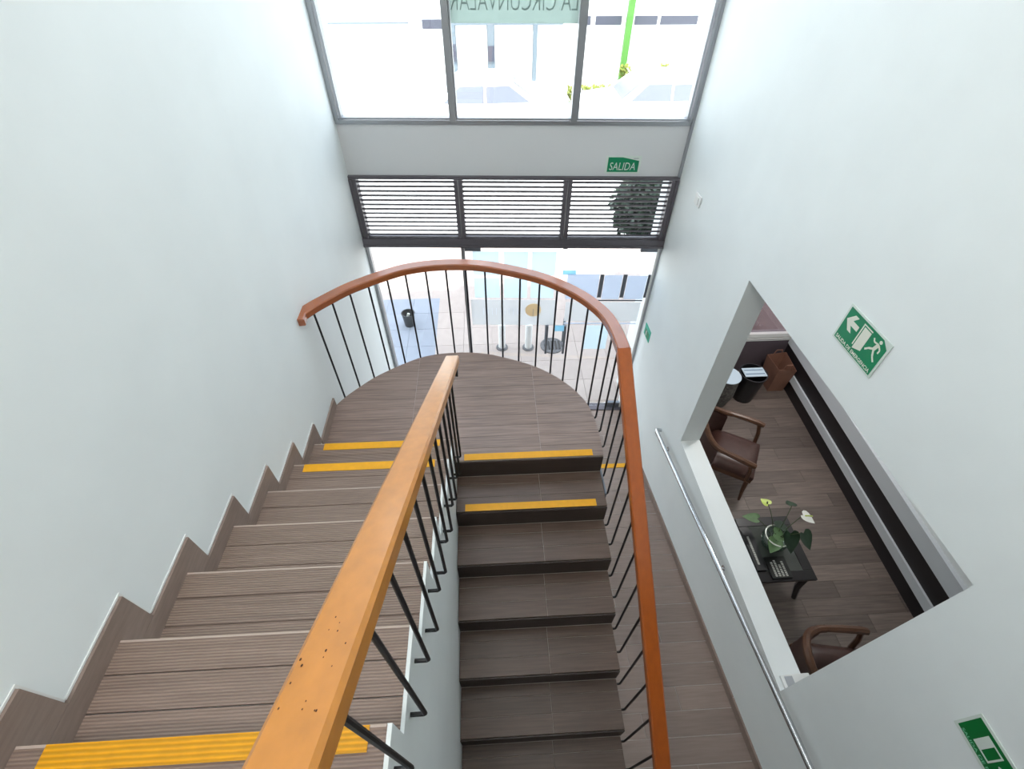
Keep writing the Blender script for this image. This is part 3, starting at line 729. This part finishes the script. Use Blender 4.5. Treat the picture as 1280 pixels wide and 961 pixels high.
# flower arrangement in a glass bowl
fl = thing('flower_arrangement', 'glass bowl with white and lime anthuriums and broad leaves on the coffee table', 'flowers', (2.66, -.08, tz))
vx, vy, vz = 2.655, -.075, tz
prof = [(.05, .001), (.085, .03), (.105, .08), (.108, .13), (.098, .165), (.094, .165), (.103, .13), (.1, .08), (.08, .035), (.04, .008)]
MB().lathe(prof, (vx, vy, vz), 24).build('glass_bowl', M['vase'], fl, True)
mb = MB(); mb.tube([(vx + .097 * math.cos(t * PI / 12), vy + .097 * math.sin(t * PI / 12), vz + .167) for t in range(-3, 21)], .006, 6)
mb.build('bowl_rim', M['rim'], fl, True)
def heart(c, d, length, width, mt, name, cup=.25, tilt=.5):
    """heart-shaped leaf: c = stalk end, d = direction of the tip in plan"""
    c = Vector(c); d = Vector((d[0], d[1], 0)).normalized(); s = Vector((-d.y, d.x, 0)); up = Vector((0, 0, 1))
    f = (d * math.cos(tilt) - up * math.sin(tilt)); nrm = (up * math.cos(tilt) + d * math.sin(tilt))
    prof = [(-.18, .22), (-.12, .40), (.05, .50), (.28, .47), (.52, .36), (.75, .20), (.92, .07), (1, 0)]
    vs = [c - f * .0]; L = []; Rr = []; Mid = []
    for a, w in prof:
        p = c + f * length * a
        Mid.append(p if a > 0 else c + f * length * .0); L.append(p + s * w * width + nrm * cup * w * width); Rr.append(p - s * w * width + nrm * cup * w * width)
    mb = MB(); n = len(prof); vs = L + Mid + Rr; fs = []
    for i in range(n - 1): fs += [(i, i + 1, n + i + 1, n + i), (n + i, n + i + 1, 2 * n + i + 1, 2 * n + i)]
    vs2 = [v - nrm * .0015 for v in vs]; o = len(vs)
    mb.add(vs + vs2, fs + [tuple(q + o for q in f_[::-1]) for f_ in fs])
    return mb.build(name, mt, fl, True)
def stalk(p, q, sag=.05, r=.0035):
    p, q = Vector(p), Vector(q); mid = (p + q) / 2 + Vector((0, 0, sag)); MB().tube([p, (p + mid) / 2 + Vector((0, 0, sag * .3)), mid, (q + mid) / 2 + Vector((0, 0, sag * .2)), q], r, 6).build('stalk', M['stem'], fl, True)
ctr = (vx, vy, vz + .05)
for q, d, L, w, mt, nm, tl in (
        ((2.862, .03, -1.04), (.75, -.6), .11, .10, M['spathe'], 'anthurium', .25),
        ((2.615, .15, -1.05), (-.2, .4), .075, .085, M['spathe_g'], 'anthurium', .2),
        ((2.80, .115, -1.03), (.1, .7), .09, .09, M['leaf'], 'leaf', .5),
        ((2.775, -.14, -1.02), (.35, -.75), .15, .13, M['leaf'], 'leaf', .7),
        ((2.53, .075, -1.16), (-.9, .45), .12, .10, M['leaf2'], 'leaf', .3),
        ((2.72, -.10, -1.10), (-.05, -1), .17, .14, M['leaf'], 'leaf', .75),
        ((2.63, -.06, -1.17), (.6, -.3), .12, .13, M['leaf2'], 'leaf', .3),
        ((2.62, -.12, -1.18), (-.5, -.6), .12, .12, M['leaf2'], 'leaf', .4),
        ((2.69, -.02, -1.16), (.5, .6), .13, .12, M['leaf'], 'leaf', .4)):
    stalk(ctr, q); heart(q, d, L, w, mt, nm, tilt=tl)
MB().tube([(2.875, .02, -1.035), (2.89, .006, -1.01), (2.905, -.008, -.995)], .006, 6).build('spadix', M['spathe_g'], fl, True)
MB().tube([(2.61, .155, -1.048), (2.608, .165, -1.03)], .006, 6).build('spadix', M['stem'], fl, True)

# kraft paper bag, bin, pot with plate at the end of the lounge
pb = thing('paper_bag', 'open brown paper bag standing in the far corner of the lounge', 'bag', (3.86, 2.26, ZL))
def bagmesh(x0, x1, y0, y1, z0, z1, fl_=.03):
    o = [(x0, y0), (x1, y0), (x1, y1), (x0, y1)]; t = [(x0 - fl_, y0 - fl_), (x1 + fl_ * .3, y0 - fl_), (x1 + fl_ * .3, y1 + fl_), (x0 - fl_, y1 + fl_)]
    vs = [(a, b, z0) for a, b in o] + [(a, b, z1 + (.03 if i in (0, 2) else 0)) for i, (a, b) in enumerate(t)]
    k = .004; vs += [(a + (k if a < (x0 + x1) / 2 else -k), b + (k if b < (y0 + y1) / 2 else -k), z) for a, b, z in [(v[0], v[1], v[2] + (k if v[2] == z0 else 0)) for v in vs]]
    fs = [(0, 3, 2, 1)] + [(i, (i + 1) % 4, 4 + (i + 1) % 4, 4 + i) for i in range(4)] + [(8, 9, 10, 11)] + [(8 + i, 12 + i, 12 + (i + 1) % 4, 8 + (i + 1) % 4) for i in range(4)] + [(4 + i, 4 + (i + 1) % 4, 12 + (i + 1) % 4, 12 + i) for i in range(4)]
    return MB().add(vs, fs)
bagmesh(3.76, 3.955, 2.13, 2.38, ZL + .0005, ZL + .38).build('bag_body', M['bag'], pb)
for yy in (2.125, 2.40): MB().tube([(3.80, yy, ZL + .37), (3.82, yy, ZL + .46), (3.89, yy, ZL + .46), (3.91, yy, ZL + .37)], .006, 6).build('handle', M['bag'], pb, True)
tb = thing('waste_bin', 'black waste bin with folded printed paper on top in the lounge', 'bin', (3.40, 2.06, ZL))
MB().lathe([(.12, .0005), (.155, .40), (.165, .405), (.165, .42), (.15, .42), (.115, .02)], (3.40, 2.06, ZL), 24).build('bin_body', M['black_pl'], tb, True)
MB().box(3.27, 3.53, 1.985, 2.13, ZL + .425, ZL + .434).build('folded_paper', M['paper'], tb)
for yy in (2.02, 2.085): MB().box(3.285, 3.515, yy, yy + .012, ZL + .4345, ZL + .4355).build('print_line', M['paper_ink'], tb)
pt = thing('mottled_pot', 'grey mottled pot half hidden behind the opening jamb', 'pot', (3.06, 1.98, ZL))
MB().lathe([(.10, .0005), (.15, .2), (.14, .44), (.12, .45), (.1, .1)], (3.04, 1.98, ZL), 20).build('pot_body', M['pot'], pt, True)
pl = thing('white_plate', 'round white plate lying on top of the grey pot', 'plate', (3.04, 1.98, ZL + .45))
MB().lathe([(.03, .4505), (.12, .46), (.15, .475), (.145, .48), (.1, .468), (.02, .462)], (3.04, 1.98, ZL), 28).build('plate_body', M['paper'], pl, True)

# ------------------------------------------------------------------ street outside
pv = struct('floor', MB().box(-9, 14, 2.42, 6.2, -2.2, -2.05), M['grout'], 'pavement outside the glass doors')
y = 2.27; r_ = 0
while y < 4.6:
    x = -2.6
    while x < 4.0:
        mt = M['pave_g'] if x < -.55 else M['pave']
        x2 = x + .41
        if x < -.55 < x2: x2 = -.55
        MB().box(x + .002, x2 - .002, y + .002, y + .388, -2.06, -2.008).build('paving_slab', mt, pv)
        x = x2
    y += .39; r_ += 1
MB().box(-9, 14, 4.6, 6.2, -2.05, -2.01).build('outer_paving', M['pave'], pv)
struct('floor', MB().box(-25, 30, 6.2, 40, -2.3, -2.14), M['road'], 'pale street surface')
bn = thing('black_bucket', 'small black bucket bin standing on the pavement outside the left pane', 'bin', (-.97, 3.95, -2.008))
MB().lathe([(.075, 0), (.095, .21), (.102, .215), (.102, .225), (.09, .225), (.07, .02)], (-.97, 3.95, -2.0075), 24).build('bucket_body', M['black_pl'], bn, True)
MB().tube([(-.99, 3.93, -1.985), (-.985, 3.94, -1.86), (-.96, 3.955, -1.80)], .022, 7).build('crumpled_paper', M['ink'], bn, True)
MB().tube([(-1.073, 3.95, -1.79), (-1.06, 4.0, -1.80), (-.97, 4.052, -1.83), (-.88, 4.0, -1.80), (-.867, 3.95, -1.79)], .004, 6).build('bail', M['iron'], bn, True)
for i, (px, py) in enumerate(((.42, 3.36), (.80, 3.34))):
    b = thing('bollard', ('left' if i == 0 else 'right') + ' one of the two short white posts outside the left door leaf', 'bollard', (px, py, -2.008), group='white posts outside the door')
    MB().lathe([(.05, .0005), (.05, .42), (.045, .44), (.01, .445)], (px, py, -2.008), 16).build('post', M['ext_w'], b, True)
    MB().lathe([(.085, .0005), (.085, .012), (.055, .016)], (px, py, -2.008), 16).build('base_flange', M['iron_g'], b, True)
mh = thing('round_grating', 'round dark cast-iron cover on the pavement outside the doors', 'cover', (1.15, 3.36, -2.008))
MB().lathe([(.17, .0005), (.17, .012), (.15, .016), (.145, .010), (.0, .010)], (1.15, 3.36, -2.008), 28, close=False).build('rim_ring', M['iron_g'], mh, True)
for i in range(5): MB().box(1.04 + .05 * i, 1.07 + .05 * i, 3.27, 3.45, -2.0, -1.99).build('bar', M['iron'], mh)

# building across the street
YB = 16.0
bl = thing('street_building', 'pale building with white shutters across the street', 'building', (1, YB, -2.14))
MB().box(-12, 16, YB, YB + .3, -2.13, 5.0).build('facade', M['ext_w'], bl)
for a, b in ((-.75, 0), (0, 2.6)): pass
MB().box(-.65, 2.75, YB - .12, YB - .001, .02 - .25, .9).build('sign_band', M['ext_g'], bl)
for x0, x1 in ((-.65, -.52), (.45, .66), (1.86, 1.98)): MB().box(x0, x1, YB - .12, YB - .001, -1.7, -.231).build('pillar', M['ext_g'], bl)
for x0, x1 in ((-.51, .44), (.67, 1.85), (1.99, 2.75)):
    sh_ = MB().box(x0, x1, YB - .06, YB - .001, -1.6, -.235).build('roller_shutter', M['ext_w'], bl)
MB().box(.46, .65, YB - .15, YB - .121, -1.15, -.75).build('dark_box', M['ext_d'], bl)
MB().box(-.62, -.53, YB - .15, YB - .121, -1.15, -.7).build('dark_box', M['ext_d'], bl)
MB().box(.1, 1.2, YB - .14, YB - .121, -1.72, -1.6).build('grey_sill', M['ext_g'], bl)
for x0, x1 in ((3.2, 3.6), (3.75, 4.55), (4.95, 5.65), (5.75, 6.9)): MB().box(x0, x1, YB - .03, YB - .001, -.26, -.04).build('window', M['ext_d'], bl)
MB().box(3.25, 3.36, YB - .2, YB - .001, -1.2, .6).build('pipe', M['ext_d'], bl)
MB().box(-4.3, -1.9, YB - .03, YB - .001, -.20, -.16).build('ledge', M['ext_g'], bl)
MB().box(-1.5, -.8, YB - .03, YB - .001, -.33, -.10).build('window', M['ext_d'], bl)
gp = thing('green_post', 'tall green painted post at the far side of the street', 'post', (4.75, YB - .4, -2.14))
MB().box(4.60, 4.78, YB - .5, YB - .35, -2.12, 2.5).build('post', M['ext_green'], gp)
MB().box(4.54, 4.84, YB - .56, YB - .29, -2.139, -2.11).build('base', M['iron_g'], gp)
def bush(px, py, n, w, h, name, label, cat):
    t = thing(name, label, cat, (px, py, -2.13)); mb = MB()
    for i in range(n):
        x = px + random.uniform(-w, w) / 2; yv = py + random.uniform(-.12, .12); z = -2.1 + random.uniform(.02, h); s = .07; a = random.uniform(0, PI)
        d = Vector((math.cos(a), math.sin(a), random.uniform(.2, 1.2))).normalized() * s * 1.6; q = Vector((-math.sin(a), math.cos(a), 0)) * s * .5
        c = Vector((x, yv, z)); mb.add([c - q, c + d * .5 - q * .6, c + d, c + d * .5 + q, c + q], [(0, 1, 2, 3, 4)])
    o = mb.build('foliage', M['hedge'], t); o['kind'] = 'stuff'
    MB().tube([(px, py, -2.13), (px, py, -2.1 + h * .6)], .03, 6).build('stem', M['stem'], t)
bush(3.65, YB - .9, 420, 1.4, .42, 'low_hedge', 'low olive-green hedge left of the green post', 'hedge')
bush(6.55, YB - 1.0, 420, 2.9, .28, 'low_hedge', 'long thin hedge right of the green post', 'hedge')
bush(4.7, YB - .8, 160, .3, .95, 'yellow_shrub', 'narrow yellowish shrub at the foot of the green post', 'shrub')
bush(6.0, YB - .55, 160, .3, .9, 'yellow_shrub', 'narrow yellowish shrub standing alone in the long hedge', 'shrub')

# parked white cars
def make_car():
    t = thing('car', 'x', 'car', (0, 0, 0))
    prof = [(-2.05, .35), (-2.1, .62), (-1.95, .82), (-1.2, .92), (-.55, 1.40), (.75, 1.42), (1.45, .98), (2.0, .88), (2.1, .6), (2.05, .35)]
    mb = MB(); n = len(prof); vs = []
    for yv, ins in ((-.82, 0), (.82, 0)):
        for x, z in prof: vs.append((x, yv * (1 if z < 1.0 else .82), z))
    mb.add(vs, [tuple(range(n))[::-1], tuple(range(n, 2 * n))] + [(i, (i + 1) % n, n + (i + 1) % n, n + i) for i in range(n)])
    mb.build('body', M['car'], t, bevel=.05)
    for s in (-1, 1):
        q = [(-.95, .99), (-.52, 1.33), (.08, 1.34), (.08, .98)]; q2 = [(.14, .98), (.14, 1.34), (.7, 1.35), (1.25, 1.0)]
        for w in (q, q2): MB().prism([(x, z) for x, z in w], .70, .715, lambda p, r, c: (p, s * (c + (.115 if r < 1.1 else -.02)), r)).build('side_window', M['car_glass'], t)
        for x in (-1.3, 1.3):
            MB().lathe([(.02, 0), (.3, 0), (.31, .05), (.31, .16), (.3, .2), (.02, .2)], (0, 0, 0), 20).build('wheel', M['tyre'], t, True)
            w = t.children[-1]; w.rotation_euler = (PI / 2, 0, 0); w.location = (x, s * .74 + .1, .311)
    MB().add([(-1.14, -.6, .98), (-1.14, .6, .98), (-.64, .52, 1.35), (-.64, -.52, 1.35)], [(0, 1, 2, 3)]).build('windscreen', M['car_glass'], t)
    MB().add([(1.36, -.6, 1.05), (1.36, .6, 1.05), (.84, .52, 1.38), (.84, -.52, 1.38)], [(0, 1, 2, 3)]).build('rear_window', M['car_glass'], t)
    return t
c0 = make_car(); c0.location = (.2, 12.5, -2.139); c0['label'] = 'white car parked across the street behind the middle pane'; c0['group'] = 'parked white cars'
c1 = copy_tree(c0); c1.location = (5.0, 12.5, -2.139); c1['label'] = 'white car parked across the street behind the right pane'
c2 = copy_tree(c0); c2.location = (-4.8, 12.5, -2.139); c2['label'] = 'white car parked across the street behind the left pane'

# small street tree outside the right bay
st = thing('street_tree', 'small dark leafy tree standing outside behind the right louvres', 'tree', (2.86, 4.25, -2.008))
mb = MB()
for i in range(2600):
    a, b_, q = random.uniform(0, 2 * PI), random.uniform(-1, 1), random.uniform(.25, 1) ** .5
    c = Vector((2.46 + .50 * q * math.cos(a) * (1 - b_ * b_) ** .5, 4.2 + .36 * q * math.sin(a) * (1 - b_ * b_) ** .5, -.30 + .50 * q * b_))
    d = Vector((random.uniform(-1, 1), random.uniform(-1, 1), random.uniform(-.8, .3))).normalized(); e = d.orthogonal().normalized()
    mb.add([c, c + d * .06 + e * .032, c + d * .12, c + d * .06 - e * .032], [(0, 1, 2, 3)])
fo = mb.build('foliage', M['leaf'], st); fo['kind'] = 'stuff'
MB().tube([(2.86, 4.25, -2.008), (2.84, 4.26, -1.3), (2.70, 4.22, -.8), (2.48, 4.2, -.3)], .03, 8, [.035, .03, .024, .012]).build('trunk', M['stem'], st, True)

# ------------------------------------------------------------------ added fill lamps, all out of view
def lamp(x, y, z, watts, label, size=.6):
    t = thing('fill_lamp', label, 'lamp', (x, y, z))
    MB().box(x - size / 2 - .03, x + size / 2 + .03, y - size / 2 - .03, y + size / 2 + .03, z - .06, z - .001).build('housing', M['plastic_w'], t)
    MB().box(x - size / 2, x + size / 2, y - size / 2, y + size / 2, z - .064, z - .0605).build('diffuser', emit_mat('fill_glow', (1, .98, .95), 6), t)
    L = bpy.data.lights.new('fill_light', 'AREA'); L.energy = watts; L.size = size; L.color = (1, .985, .96)
    o = bpy.data.objects.new('fill_light', L); COL.objects.link(o); par(o, t); o.location = o.location + Vector((0, 0, 0)); o.matrix_parent_inverse = Matrix.Identity(4); o.location = (0, 0, -.07)
lamp(.0, .2, 4.7, FILL_W * .7, 'added unseen fill lamp above the landing')
lamp(.9, -1.6, 4.7, FILL_W * .15, 'added unseen fill lamp above the lower flight')
lamp(-.55, -2.6, 4.7, FILL_W * 3.2, 'added unseen fill lamp above the stair head')
lamp(3.2, 1.35, .93, LOUNGE_FILL_W, 'added unseen fill lamp in the lounge', .4)
